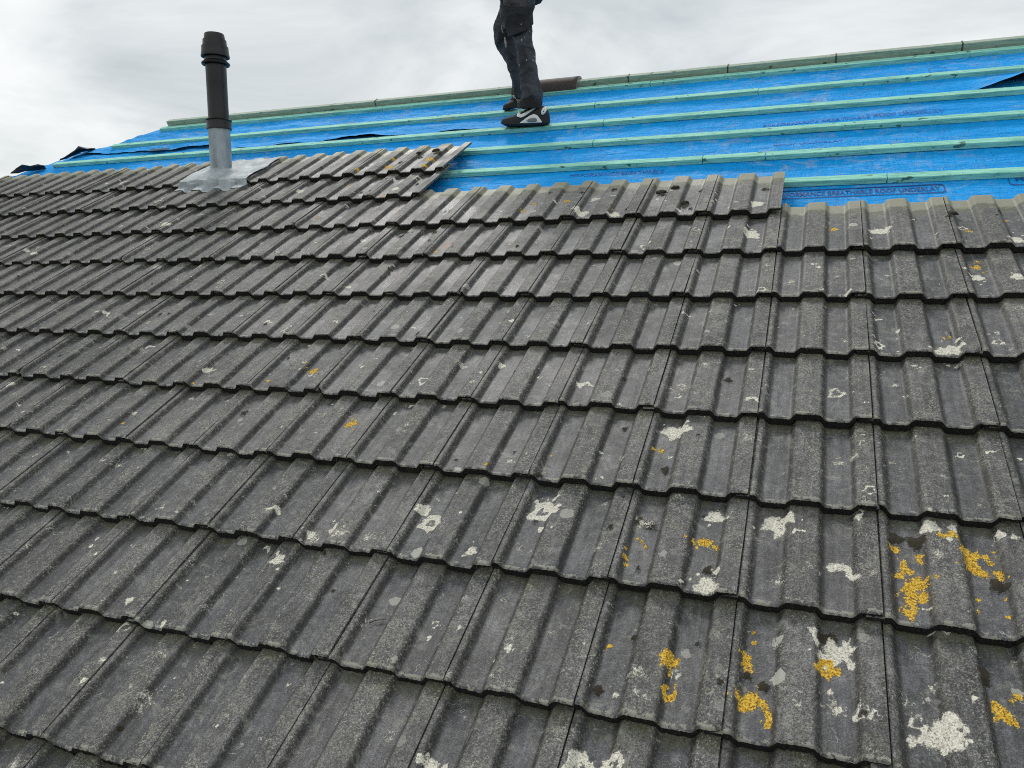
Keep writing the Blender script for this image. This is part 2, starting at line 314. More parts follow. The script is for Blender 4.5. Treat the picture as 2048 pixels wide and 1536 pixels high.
# ------------------------------------------------------------------ lichen catalogue (read off the photograph)
# each group: origin x, origin y, zoom, then x,y,r,type ; W/w white solid/sparse, R ring, A arc, Y/y yellow, D moss, O rust
LI = [
(1200, 1000, 2.415, "550,55,45W 830,85,50W 910,70,35W 870,125,30W 510,420,58W 560,350,20W 1160,360,75A 1595,110,45W 1700,115,25W 1690,175,20W 1940,145,25W 2000,160,20W 1150,710,66W 1100,745,45W 1035,620,25W 1050,670,18W 1205,690,32W 1220,775,22W 840,665,28w 880,690,14w 1115,905,15W 1670,1110,82W 1700,1055,50W 1610,1130,48W 1700,1170,48W 1540,1045,40R 1590,920,26w 1475,935,18R 1610,865,32w 75,935,18W 1430,205,24Y 1410,195,18Y 1545,240,22Y 1550,265,18Y 1470,290,26Y 1490,315,22Y 1450,340,26Y 1540,380,48Y 1500,400,38Y 1510,435,34Y 1570,440,26Y 1580,360,15Y 1505,472,36Y 1500,530,40Y 1560,465,24Y 1440,440,16y 1660,155,20Y 1700,150,26Y 1640,150,14Y 1725,158,12Y 1770,215,32Y 1790,250,36Y 1800,290,38Y 1840,320,34Y 1870,240,22Y 1890,270,18Y 1820,230,24Y 1910,215,14Y 1925,320,26Y 1940,350,20Y 1870,330,24Y 1830,460,15Y 1960,455,13Y 1830,522,13Y 1975,550,13Y 490,188,28Y 520,190,24Y 450,185,16Y 412,182,11Y 555,218,20Y 175,175,15Y 195,195,13Y 215,215,13Y 120,280,18Y 125,310,13Y 120,240,11Y 215,240,10Y 330,745,36Y 360,775,26Y 320,790,26Y 300,760,18Y 332,825,14Y 330,925,32R2 340,950,18Y 710,730,26Y 710,760,20Y 730,795,18Y 705,790,14Y 1100,790,44R2 1130,800,28Y 1070,805,24Y 690,950,40Y 730,945,38Y 770,960,30Y 700,990,34Y 800,985,24Y 815,1020,24Y 818,1060,22Y 808,1085,14Y 740,975,24Y 1920,945,26Y 1950,975,30Y 1980,1010,34Y 2010,1040,26Y 2000,925,24Y 2030,910,22Y 1940,1005,18Y 750,655,17Y 745,605,11Y 45,680,17Y 680,1140,12y 520,935,12y 1430,150,36D 1530,170,40D 520,340,26D 240,105,28w 235,115,18D 1110,645,46D 1925,385,38D 1945,405,24D 1865,790,28D 1870,830,26D 795,885,28D 170,640,15D 470,665,12D 710,830,22D 1250,70,20W 1020,325,30w 1140,990,60w 1325,360,30w 860,380,40w 960,160,30A 980,330,12w"),
(700, 600, 2.926, "885,350,24W 1345,480,28W 1040,190,30w 870,110,28w 945,115,20W 930,930,52w 1900,735,62W 1960,730,28W 1850,725,34W 1110,420,16R 430,1195,42W 400,1210,26W 470,1275,58R1 470,1275,30w 1120,1215,70R1 1150,1190,36W 700,1450,42w 100,1370,55w 1460,1040,26A 1470,870,12W 75,388,14W 510,1125,28w 1935,480,66w 1595,920,28w 800,975,14Y 1820,850,22Y 1780,845,14Y 1175,890,10Y 1140,970,10Y 15,690,27Y 5,660,12Y 1605,715,16D 1845,970,22D 1845,990,16D 1110,1020,20D 400,185,15D 1700,1270,34D 1750,1300,34D 1720,1285,50w 1080,1270,14D 960,400,7D 605,525,26w 1200,1130,26W 1450,1450,40w 640,350,40w"),
(600, 1000, 2.8657, "80,190,52w 60,180,28W 190,160,34W 250,200,38w 400,190,46w 980,270,36W 1210,790,38w 1195,850,26W 1640,780,38w 415,895,30w 500,1310,50w 1370,150,22W 1800,1110,20W 1430,715,28w 765,675,24R 1160,525,30w 1705,1080,32D 1935,390,14D 1910,760,20D 1240,545,12D 1600,1480,72R1 1590,1440,50W 1660,1480,30W 1800,1480,58R1 1810,1440,34W 750,1470,46W 700,1450,30W 830,1490,32W 1100,1010,30w 1920,1110,40w 1980,1150,36w 1850,740,30w"),
(0, 1000, 2.8657, "1590,320,44W 725,565,28W 1600,590,30w 1170,420,34w 830,1100,56w 790,1160,46w 940,680,24W 60,1510,54w 535,182,13W 1950,190,62w 1800,200,52w 660,415,28w 480,1030,20W 440,660,26w 1180,600,26w 1900,100,26w 1390,1010,26w"),
(1350, 420, 2.926, "455,120,46W 1200,100,42W 1245,90,24W 1150,100,18W 1780,372,38W 1700,335,15W 1740,355,18W 2010,398,44W 2005,165,44W 1560,810,42W 1620,800,52W 1680,790,22W 1195,770,26R1 1165,735,11W 1970,800,30w 1890,690,30w 545,315,28w 680,400,34w 1020,480,18W 1000,490,12W 785,350,20w 1050,1420,38w 960,1430,44w 60,1270,28W 20,1260,28W 1850,1400,27A 1410,905,26A 180,885,32w 445,925,22A 1200,605,22A 1305,680,15W 50,1000,44w 95,190,18w 935,80,24Y 1780,265,28y 1775,300,28Y 1815,335,20y 1610,715,14Y 1580,720,10Y 1610,745,10Y 1940,35,14y 1720,100,30y 1040,270,30w 540,350,16w 840,330,16W 1240,350,26w 310,960,24D"),
(0, 340, 2.926, "1005,50,17W 730,70,25W 630,75,12W 1745,105,16W 970,325,28W 1170,255,30w 195,485,20W 150,455,14W 300,785,20W 600,830,32A 570,825,16W 850,440,28w 1820,440,22W 1290,635,22R 2035,670,20W 820,1025,26w 1230,1155,42w 1210,1155,22W 1680,895,16R 1830,1170,46w 780,1400,30w 1490,1080,28w 1720,1110,34w 50,1240,22W 60,1280,24w 1100,1300,34w 1900,1400,54w 1570,1215,18Y 715,1463,11Y 1830,1150,30Y 2035,1460,28Y 1420,1160,10Y 1850,262,14y 1130,1235,10Y 930,820,12D 1420,1390,20D"),
(500, 240, 3.413, "345,465,28W 1150,855,20W 410,860,25W 450,815,24A 990,385,18W 985,425,34w 990,480,38W 905,285,26A 1015,620,28w 1420,590,26w 1770,825,32w 1960,815,34w 620,1050,34w 950,305,34Y 975,250,18Y 1225,270,36Y 1190,320,24Y 735,340,18Y 670,420,24y 450,640,24y 910,505,20Y 1265,885,16Y 1935,540,28y 1870,605,34y 1340,835,56O 1280,215,28D 1155,230,20D 1030,295,14D 800,295,10D 1050,750,32D 1255,755,22D 1285,920,14D 1140,415,12D 760,480,9D 940,330,26O"),
(1000, 60, 3.657, "600,1330,54W 560,1310,34W 695,1200,36W 1880,1250,52W 1150,1205,18W 1310,1315,24W 840,1340,46W 400,1240,16W 1550,1255,34w 1830,1440,48W 240,1240,28y 170,1305,40y 485,1220,30Y 825,1305,22y 1180,1170,28D 1345,1270,36D 1390,1295,16D 1465,1140,18D 1940,1120,28D 835,1152,22D 600,1178,16D 365,1175,12D 1670,1420,20W"),
(1500, 60, 3.737, "45,1270,38W 110,1140,20D 630,1450,30Y 960,1470,44W 1920,1385,24y 1490,1380,26D 1870,1330,16D 1230,1370,14D"),
]
rows = {}   # r -> set of j
def tile_exists(r, j):
    if r < -3: return False
    if r in (-3, -2): return j < -6
    if r == -1: return j < 0
    return True
def proj(u, v, w=0):
    c = R @ np.array([u, v, w]) + T3
    return (1024 + FPX * c[0] / c[2], 768 + FPX * c[1] / c[2], c[2])
tiles = {}
for r in range(-3, 10):
    for j in range(-24, 12):
        if not tile_exists(r, j): continue
        u0, v0 = j * W, -r * G
        if u0 + W * .4 < hip_u(v0 + .3): continue
        pts = [proj(u0 + a * W, v0 + b * TL) for a in (-.45, 1.45) for b in (-.3, 1.0)]
        if any(p[2] < .15 for p in pts): continue
        vis = any(-260 < p[0] < 2308 and -40 < p[1] < 1700 for p in pts)
        xs = [p[0] for p in pts]; ys = [p[1] for p in pts]
        if vis or (min(xs) < 2048 and max(xs) > 0 and min(ys) < 1536 and max(ys) > 0): tiles[(r, j)] = []
for g_ in range(len(LI)):
    ox, oy, zm, txt = LI[g_]; extra = []
    for tk in txt.split():
        a, b_, c_ = tk.split(','); mt_ = re.match(r'(\d+)(.*)', c_); ty_ = mt_.group(2); r_ = float(mt_.group(1))
        if ty_ in ('W', 'Y', 'w', 'R1', 'R2') and r_ >= 16 and g_ < 6:
            for q in range(3 if r_ > 24 else 1):
                an = random.random() * 6.28; d_ = r_ * random.uniform(1.15, 2.1)
                extra.append('%.0f,%.0f,%d%s' % (float(a) + d_ * math.cos(an), float(b_) + .8 * d_ * math.sin(an), max(5, int(r_ * random.uniform(.12, .3))), {'W': 'W', 'w': 'w', 'Y': 'Y', 'R1': 'W', 'R2': 'Y'}[ty_]))
    LI[g_] = (ox, oy, zm, txt + ' ' + ' '.join(extra))
CH = {'W': ('fw', 1.0, 0), 'w': ('fw', .54, 0), 'R': ('fw', .7, 1), 'R1': ('fw', 1.0, 1), 'R2': ('fy', .9, 1), 'A': ('fw', .85, 2), 'Y': ('fy', .82, 0), 'y': ('fy', .5, 0), 'D': ('fd', 1.0, 0), 'O': ('fo', .9, 0)}
import re
for ox, oy, zm, txt in LI:
    for tk in txt.split():
        a, b_, c_ = tk.split(','); mt = re.match(r'(\d+)(.*)', c_)
        px = ox + float(a) / zm; py = oy + float(b_) / zm; rp = float(mt.group(1)) / zm
        p = back(px, py, -.012); z = proj(*p)[2]; rad = rp * z / FPX * (1.28 if mt.group(2) not in ('w', 'y') else 1.35)
        rr = math.ceil(-p[1] / G - 1e-6)
        for r in (rr - 2, rr - 1, rr):
            jj = math.floor(p[0] / W)
            if (r, jj) in tiles and -r * G <= p[1] <= -r * G + TL:
                for dj in (-1, 0, 1):
                    if (r, jj + dj) in tiles and not (dj == -1 and p[0] - jj * W > rad) and not (dj == 1 and (jj + 1) * W - p[0] > rad):
                        tiles[(r, jj + dj)].append((p[0], p[1], rad, mt.group(2)))
                break

# small faint growths scattered over every tile
for (r_, j_), bl_ in tiles.items():
    for q in range(rng.integers(3, 8)):
        bl_.append((j_ * W + rng.uniform(.01, W - .01), -r_ * G + rng.uniform(.01, .33), float(rng.choice([.006, .009, .013, .020, .028], p=[.3, .28, .22, .13, .07])), str(rng.choice(['w', 'w', 'A', 'R', 'W', 'D'], p=[.34, .2, .16, .12, .08, .10])) if True else 'w'))
        if bl_[-1][3] in 'WD' and bl_[-1][2] > .009: bl_[-1] = bl_[-1][:2] + (.006, bl_[-1][3])
# ------------------------------------------------------------------ the roof tile
NX, NY = 84, 50
xs = np.linspace(.0018, W - .0018, NX)
kn = np.array([0, .05, .098, .292, .342, .558, .604, .804, .848, 1.0]) * W
kz = np.array([0, 0, -1, -1, 0, 0, -1, -1, 0, 0]) * .0185
RIB = .0185
fx = np.linspace(-.02, W + .02, 2000)
fz = np.interp(fx, kn, kz); ker = np.ones(24) / 24; fz = np.convolve(np.pad(fz, 34, mode='edge'), ker, 'same')[34:-34]
def prof(x): return np.interp(x, fx, fz)
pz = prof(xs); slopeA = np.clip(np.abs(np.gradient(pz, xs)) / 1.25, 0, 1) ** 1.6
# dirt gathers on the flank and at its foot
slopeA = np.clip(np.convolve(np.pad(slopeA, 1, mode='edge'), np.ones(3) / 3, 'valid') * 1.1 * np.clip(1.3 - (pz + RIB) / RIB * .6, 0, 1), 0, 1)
ys = np.concatenate([[0, .0025, .006], np.linspace(.012, TL, NY - 3)])
ydrop = np.zeros(NY); ydrop[0] = -.0038; ydrop[1] = -.0012; ydrop[2] = -.0002
TH = np.where(xs > .86 * W, .0115, .0255)
def build_template():
    F = []; mi = []; vid = lambda i, j: j * NX + i
    for j in range(NY - 1):
        for i in range(NX - 1): F.append((vid(i, j), vid(i + 1, j), vid(i + 1, j + 1), vid(i, j + 1))); mi.append(0)
    n0 = NX * NY; nt_ = n0; nb = n0 + NX          # nose top copy, nose bottom
    for i in range(NX - 1): F.append((nt_ + i, nb + i, nb + i + 1, nt_ + i + 1)); mi.append(1)
    b0 = nb + NX; b1 = b0 + NX                    # underside rows
    for i in range(NX - 1): F.append((b0 + i, b1 + i, b1 + i + 1, b0 + i + 1)); mi.append(0)
    for i in range(NX - 1): F.append((vid(i, NY - 1), vid(i + 1, NY - 1), b1 + i + 1, b1 + i)); mi.append(0)   # head
    F.append(tuple([b0] + [b1] + [vid(0, j) for j in range(NY - 1, -1, -1)])); mi.append(0)
    F.append(tuple([b1 + NX - 1, b0 + NX - 1] + [vid(NX - 1, j) for j in range(NY)])); mi.append(0)
    # interlock flange under the left neighbour
    f0 = b1 + NX
    F += [(f0, f0 + 1, f0 + 3, f0 + 2), (f0 + 4, f0 + 6, f0 + 7, f0 + 5), (f0, f0 + 4, f0 + 5, f0 + 1), (f0 + 2, f0 + 6, f0 + 4, f0)]; mi += [0, 0, 1, 0]
    return F, mi, f0 + 8
F, MI, NV = build_template()
tpl = bpy.data.meshes.new('roof_tile'); tpl.from_pydata([(0, 0, 0)] * NV, [], F)
tpl.polygons.foreach_set('material_index', MI)
tpl.polygons.foreach_set('use_smooth', [len(f) == 4 and i < (NX - 1) * (NY - 1) for i, f in enumerate(F)])
for nm in ('h', 'yl', 'slope', 'fw', 'fy', 'fd', 'fo'): tpl.attributes.new(nm, 'FLOAT', 'POINT')
tpl.materials.append(M_TILE); tpl.materials.append(M_NOSE)
SL = .0275 / G
ORD = ['first', 'second', 'third', 'fourth', 'fifth', 'sixth', 'seventh', 'eighth', 'ninth', 'tenth', 'eleventh', 'twelfth', 'thirteenth', 'fourteenth', 'fifteenth', 'sixteenth', 'seventeenth', 'eighteenth', 'nineteenth', 'twentieth', 'twenty-first', 'twenty-second']
XX, YY = np.meshgrid(xs, ys)
def make_tile(r, j, blobs, name='roof_tile'):
    me = tpl.copy(); me.name = name
    co = np.zeros((NV, 3)); n0 = NX * NY
    Z = pz[None, :] + ydrop[:, None] + 0 * XX
    Yc = YY.copy()
    # worn, slightly ragged nose and edges
    e = np.cumsum(rng.normal(0, .00035, NX)); e -= np.linspace(e[0], e[-1], NX); e += rng.normal(0, .0005, NX)
    k = np.exp(-ys / .01)[:, None]
    Yc = Yc + e[None, :] * k
    chip = rng.random()
    if chip < .16:                                    # a broken corner
        side = 0 if rng.random() < .5 else W
        d = np.sqrt((XX - side) ** 2 + (Yc * .7) ** 2); cr = rng.uniform(.010, .026)
        msk = np.clip(1 - d / cr, 0, 1); Yc = Yc + msk * cr * .8; Z = Z - msk * .007
    Z = Z + .0006 * np.sin(XX * 40 + j) * np.sin(YY * 17 + r)
    co[:n0, 0] = XX.ravel(); co[:n0, 1] = Yc.ravel(); co[:n0, 2] = Z.ravel()
    t0 = co[:NX].copy(); th = TH + rng.normal(0, .0009, NX)
    co[n0:n0 + NX] = t0
    bt = t0.copy(); bt[:, 2] = pz - th; bt[:, 1] += .003 + rng.normal(0, .0008, NX); co[n0 + NX:n0 + 2 * NX] = bt
    co[n0 + 2 * NX:n0 + 3 * NX] = bt
    b1 = bt.copy(); b1[:, 1] = TL; b1[:, 2] = pz - TH; co[n0 + 3 * NX:n0 + 4 * NX] = b1
    f0 = n0 + 4 * NX
    for q, (x, y, z) in enumerate([(-.034, .004, -.0135), (.004, .004, -.0135), (-.034, TL, -.0135), (.004, TL, -.0135), (-.034, .004, -.0215), (.004, .004, -.0215), (-.034, TL, -.0215), (.004, TL, -.0215)]):
        co[f0 + q] = (x, y, z)
    me.vertices.foreach_set('co', co.ravel())
    def put(nm, a):
        full = np.zeros(NV); full[:n0] = a.ravel(); me.attributes[nm].data.foreach_set('value', full)
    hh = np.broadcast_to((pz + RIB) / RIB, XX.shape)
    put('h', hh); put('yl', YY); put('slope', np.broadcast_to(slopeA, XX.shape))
    fl = {k_: np.zeros(XX.shape) for k_ in ('fw', 'fy', 'fd', 'fo')}
    gx = XX + j * W; gy = YY - r * G
    for (bu, bv, rad, ty) in blobs:
        nm, s, mode = CH[ty]
        sd = abs(math.sin(bu * 91.7 + bv * 57.3)) * 6.28
        dx = gx - bu; dy = gy - bv; th_ = np.arctan2(dy, dx)
        d = np.hypot(dx, dy * .92) * (1 + .17 * np.sin(3 * th_ + sd) + .12 * np.sin(5 * th_ + 2 * sd))
        if mode == 0: f = s * (1 - (d / rad) ** 2)
        else:
            f = s * (1 - ((d - .62 * rad) / (.36 * rad)) ** 2)
            if mode == 2: f = f * np.clip(np.sin(th_ + .4 * math.cos(sd)) * 2 + .4, 0, 1)
        fl[nm] = np.maximum(fl[nm], np.clip(f, 0, 1))
    for k_, a in fl.items(): put(k_, a)
    if blobs:
        rgh = rng.random(XX.shape)
        z2 = Z + fl['fd'] * (.003 + .006 * rgh) + np.clip(fl['fw'] * 4, 0, 1) * .0007 * rgh + np.clip(fl['fy'] * 3, 0, 1) * .0009 * rgh
        co[:n0, 2] = z2.ravel(); co[:n0, 1] += 0
        me.vertices.foreach_set('co', co.ravel())
    me.update()
    o = bpy.data.objects.new(name, me); C.objects.link(o)
    tilt = SL + rng.normal(0, .0022)
    loc = PW(j * W + rng.normal(0, .0006), -r * G + rng.normal(0, .0032), rng.normal(0, .0014))
    Rm = Matrix([[1, 0, 0, 0], [0, CT, -ST, 0], [0, ST, CT, 0], [0, 0, 0, 1]])
    o.matrix_world = Matrix.Translation(loc) @ Rm @ Matrix.Rotation(-tilt, 4, 'X') @ Matrix.Rotation(rng.normal(0, .0038), 4, 'Z') @ Matrix.Rotation(rng.normal(0, .0015), 4, 'Y')
    return o
LEADGAP = {(-3, -12)}
COURSE = {r: ORD[r + 3] for r in range(-3, 12)}
for r in sorted({k[0] for k in tiles}):
    js = sorted([k[1] for k in tiles if k[0] == r and k not in LEADGAP], reverse=True)
    vj = []
    for j in js:                                      # number them by what is in the picture
        cxp = proj((j + .5) * W, -r * G + .12)
        if 0 < cxp[0] < 2048 and 0 < cxp[1] < 1536: vj.append(j)
    for j in js:
        bl = tiles[(r, j)]
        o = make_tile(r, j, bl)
        ty = [b[3] for b in bl if b[2] > .010 and (j - .05) * W < b[0] < (j + 1.05) * W]
        nY = sum(t in ('Y', 'R2') for t in ty); nW = sum(t in ('W', 'R1') for t in ty)
        look = 'dark grey ribbed roof tile'
        if nY > 8: look = 'grey roof tile crusted with orange lichen'
        elif nY and nW: look = 'roof tile with orange and white lichen'
        elif nY: look = 'grey roof tile with orange lichen'
        elif nW > 2: look = 'grey roof tile with large white lichen'
        elif nW: look = 'grey roof tile with white lichen'
        if j in vj: where = '%s from right in %s course from top' % (ORD[vj.index(j)], COURSE[r])
        elif j > (vj[0] if vj else 0): where = 'past right edge of photo, %s course from top' % COURSE[r]
        elif vj and j < vj[-1]: where = 'past left edge of photo, %s course from top' % COURSE[r]
        else: where = 'below bottom edge of photo'
        tag(o, look + ', ' + where, 'roof tile', 'interlocking tiles laid in courses', 'thing')

# ------------------------------------------------------------------ underlay
WU = -.1125
def fbm(x, y, z=0): return mn.fractal(Vector((x, y, z)), 1.0, 2.0, 4)
bat_v = {k: .757 + G * (k) for k in range(-1, 6)}       # front edge of each batten; k=0 lowest in view
bat_v = {-1: .430, 0: .757, 1: 1.086, 2: 1.408, 3: 1.733, 4: 2.058, 5: 2.392}
def nailed(v):                                          # 1 between battens, 0 under them
    k = min(abs(v - (b + .025)) for b in bat_v.values()); return max(0, min(1, (k - .03) / .07))
def w_under(u, v):
    a = nailed(v)
    if u > -.4 and v < .76: a *= 1 - .9 * min(1, (u + .4) / .3)      # pulled flat under the print
    left = max(0, min(1, (-1.9 - u) / 2.0))
    w = WU - .007 * a + a * (.015 + .012 * left) * fbm(u * 1.5, v * 4.5) + a * .005 * fbm(u * 7, v * 14, 3) + .0025 * a * fbm(u * 14 + v * 9, v * 16, 8)
    return min(w, WU + .002 + .013 * a * (1 + left))
def sheet(name, u0, u1, v0f, v1f, nu, nv, wf, par, mat=M_UND, u0f=None):
    vs = []; fs = []
    for b in range(nv + 1):
        for a in range(nu + 1):
            s = b / nv
            vv = 0
            ua = u0 if u0f is None else u0f(s)
            u = ua + (u1 - ua) * a / nu
            v = v0f(u) + (v1f(u) - v0f(u)) * s
            vs.append(PW(u, v, wf(u, v)))
    for b in range(nv):
        for a in range(nu):
            i = b * (nu + 1) + a; fs.append((i, i + 1, i + nu + 2, i + nu + 1))
    return mesh(name, vs, fs, mat, par, True)
und = empty('roof_underlay', PW(-1.5, 1.2, WU), 'bright blue breathable membrane stretched over the bare roof beneath the green battens', 'roof underlay')
LAP0 = .58
sheet('lower_sheet', -6.2, 2.6, lambda u: LAP0 - .6, lambda u: 2.12, 420, 78, w_under, und, u0f=lambda s: max(-6.9, hip_u(LAP0 - .6 + s * (2.12 - LAP0 + .6)) - .23))
def lap(u):
    return 1.845 + .012 * math.sin(u * 2.1) + .010 * math.sin(u * 5.7 + 1) + (.10 if u < -4.3 else .10 * max(0, 1 - (u + 4.3) / .6)) * 1.0
def lift(u):
    l = 0.0
    if u < -1.45:
        t = min(1, (-1.45 - u) / .6)
        l = t * (.004 + .016 * max(0, math.sin(u * 4.1 + .6)) + .010 * max(0, math.sin(u * 9.3 + 2)) + .003 * max(0, (-u - 3.9)) )
    if u > .86: l = max(l, min(.085, (u - .86) * .30))
    return l
def w_upper(u, v):
    d = (v - lap(u)); w = w_under(u, v) + .0035
    e = max(0, 1 - d / (.17 if u < 0 else .22)); return w + lift(u) * e ** 1.3
sheet('upper_sheet', -5.6, 2.6, lap, lambda u: 2.53, 460, 44, w_upper, und, u0f=lambda s: hip_u(1.86 + s * .67) - .05)
# flap on the right, its dark underside turned out
fv = [PW(.895, 1.878, WU + .012), PW(1.6, 1.905, WU + .03), PW(1.6, 2.02, WU + .13), PW(1.14, 1.985, WU + .075)]
# curled ends over the hip, dark side out
def flap(pts, nm='curled_flap'):
    # pts: list of (bottom px, top px, lift); a short curled strip of sheet
    vs = []; n = len(pts)
    K = 7
    for (bx, by, tx, ty, wv) in pts:
        p0 = back(bx, by, WU + .004); p1 = back(tx, ty, WU + .004 + wv)
        for k in range(K):
            s = k / (K - 1); u = p0[0] + (p1[0] - p0[0]) * s; v = p0[1] + (p1[1] - p0[1]) * s
            ww = WU + .004 + wv * (math.sin(s * math.pi * .62) / math.sin(math.pi * .62))
            vs.append(PW(u, v, ww + .003 * math.sin(9 * s + bx)))
    fs = [(a * K + k, (a + 1) * K + k, (a + 1) * K + k + 1, a * K + k + 1) for a in range(n - 1) for k in range(K - 1)]
    o = mesh(nm, vs, fs, [M_UNDERSIDE], und, True)
    sm = o.modifiers.new('t', 'SOLIDIFY'); sm.thickness = .002
    return o
flap([(118, 321, 126, 317, .01), (132, 318, 138, 311, .03), (150, 310, 152, 302, .05), (165, 305, 158, 296, .07), (180, 301, 174, 299, .04), (192, 300, 190, 297, .01)])
flap([(20, 348, 24, 345, .01), (36, 346, 32, 337, .03), (52, 343, 45, 331, .06), (68, 341, 62, 334, .05), (80, 339, 84, 332, .03), (92, 337, 90, 333, .01)])
flap([(60, 337, 63, 332, .02), (78, 335, 78, 330, .03), (92, 337, 88, 331, .02)])
# printed words
def text_mesh(txt):
    cu = bpy.data.curves.new('t', 'FONT'); cu.body = txt; cu.resolution_u = 3; cu.size = 1; cu.offset = .012
    ob = bpy.data.objects.new('t', cu); C.objects.link(ob)
    dg = bpy.context.evaluated_depsgraph_get(); me = bpy.data.meshes.new_from_object(ob.evaluated_get(dg))
    bpy.data.objects.remove(ob); return me
def wtop(u, v): return (w_upper(u, v) if v > lap(u) + .01 else w_under(u, v))
def print_text(txt, u0, u1, v0, v1, skew=0.0, name='printed_text', mat=M_PRINT):
    me = text_mesh(txt); co = np.array([v.co[:] for v in me.vertices]); mn_, mx_ = co.min(0), co.max(0)
    for v in me.vertices:
        a = (v.co.x - mn_[0]) / (mx_[0] - mn_[0]); b = (v.co.y - mn_[1]) / (mx_[1] - mn_[1])
        u = u0 + (u1 - u0) * a; vv = v0 + (v1 - v0) * b + skew * (u - u0)
        v.co = PW(u, vv, wtop(u, vv) + .003)
    return link(name, me, mat, und)
def print_box(u0, u1, v0, v1, skew=0.0, t=.0035, mat=M_PRINT):
    pts = []; rr = .018
    for (cx_, cy_, a0) in ((u1 - rr, v1 - rr, 0), (u0 + rr, v1 - rr, 90), (u0 + rr, v0 + rr, 180), (u1 - rr, v0 + rr, 270)):
        for q in range(6):
            a = math.radians(a0 + 18 * q); pts.append((cx_ + rr * math.cos(a), cy_ + rr * math.sin(a)))
    P2 = []
    for i in range(len(pts)):
        a = pts[i]; b = pts[(i + 1) % len(pts)]; n = max(1, int(math.hypot(b[0] - a[0], b[1] - a[1]) / .03))
        for q in range(n): P2.append((a[0] + (b[0] - a[0]) * q / n, a[1] + (b[1] - a[1]) * q / n))
    vs = []; cu, cv = (u0 + u1) / 2, (v0 + v1) / 2; n = len(P2)
    for (x, y) in P2:
        for s in (0, 1):
            xx = x - s * t * (1 if x > cu else -1); yy = y - s * t * 2 * (1 if y > cv else -1)
            yy += skew * (xx - u0); vs.append(PW(xx, yy, wtop(xx, yy) + .003))
    fs = [(2 * i, 2 * ((i + 1) % n), 2 * ((i + 1) % n) + 1, 2 * i + 1) for i in range(n)]
    return mesh('printed_box', vs, fs, mat, und)
bA = back(1560, 386, WU); bB = back(1880, 385, WU)
print_text('PERFORMANCE BREATHABLE ROOF UNDERLAY', -.045, .622, .662, .704, .006)
print_box(-.08, .640, .640, .724, .006)
print_text('HIGH PERFORMANCE', .905, 1.34, .725, .765, .010); print_box(.878, 1.36, .690, .785, .010)
M_PRF = simple('faded_blue_print', (.003, .17, .58), .6, 120, .3, 0, 0)
print_text('PERFORMANCE BREATHABLE ROOF UNDERLAY', -.15, .72, 1.56, 1.60, .02, mat=M_PRF)
print_text('PERFORMANCE BREATHABLE', -1.1, -.6, 1.01, 1.045, .02, mat=M_PRF)
print_text('ROOF UNDERLAY', -.08, .25, 1.26, 1.295, .03, mat=M_PRF)
print_box(.70, .79, 2.20, 2.28, .02, .0025, M_PRF)
# ------------------------------------------------------------------ battens
def batten(u0, u1, v, w_top, width, thick, mat, name, label, group, tw=0):
    n = max(8, int((u1 - u0) / .10)); vs = []; fs = []
    ph = random.random() * 9
    for i in range(n + 1):
        u = u0 + (u1 - u0) * i / n
        dv = .003 * fbm(u * .8, ph) ; dw = .002 * fbm(u * 1.1, ph + 5)
        c = .0022
        ring = [(c, -thick), (0, -thick + c), (0, -c), (c, 0), (width - c, 0), (width, -c), (width, -thick + c), (width - c, -thick)]
        for (a, b) in ring: vs.append(PW(u, v + a + dv, w_top + b + dw + tw * a))
    for i in range(n):
        for k in range(8): fs.append((i * 8 + k, i * 8 + (k + 1) % 8, (i + 1) * 8 + (k + 1) % 8, (i + 1) * 8 + k))
    fs.append(tuple(range(8))[::-1]); fs.append(tuple(n * 8 + k for k in range(8)))
    o = mesh(name, vs, fs, mat)
    bm = bmesh.new(); bm.from_mesh(o.data); bmesh.ops.recalc_face_normals(bm, faces=bm.faces); bm.to_mesh(o.data); bm.free()
    return tag(o, label, 'batten', group)
def U(x, k, y):  # u of a pixel column on batten k
    return back(x, y, -.084)[0]
WT = -.0845; TH_B = .027
BG = 'green battens nailed across the roof'
lines = {  # k: list of u joints
 5: [-5.03, -2.9, U(1300, 5, 165), 2.4], 4: [-5.27, -1.2, U(1515, 4, 186), 2.4],
 3: [-5.60, U(1205, 3, 245), 2.4], 2: [-5.2, U(1182, 2, 290), 2.4], 1: [-4.0, U(1402, 1, 325), U(1530, 1, 315), 2.4], 0: [-1.7, .42, 2.4], -1: [-1.2, 1.5, 2.4]}
desc = {5: 'topmost batten line just below the ridge board', 4: 'second batten line below the ridge', 3: 'batten line under the near black shoe', 2: 'batten line below the shoes', 1: 'second batten line above the tiles', 0: 'lowest exposed batten line'}
side = {1: ['single'], 2: ['left', 'right'], 3: ['left', 'middle', 'right']}
for k, us in lines.items():
    n = len(us) - 1
    for i in range(n):
        if k == -1: lb = 'green batten almost hidden under the heads of the highest right-hand tiles, %s length' % side[n][i]
        else: lb = 'green treated timber batten, %s length of the %s' % (side[n][i], desc[k])
        g_ = .0025
        batten(us[i] + g_, us[i + 1] - g_, bat_v[k], WT, .05, TH_B, M_BAT, 'roof_batten', lb, BG)
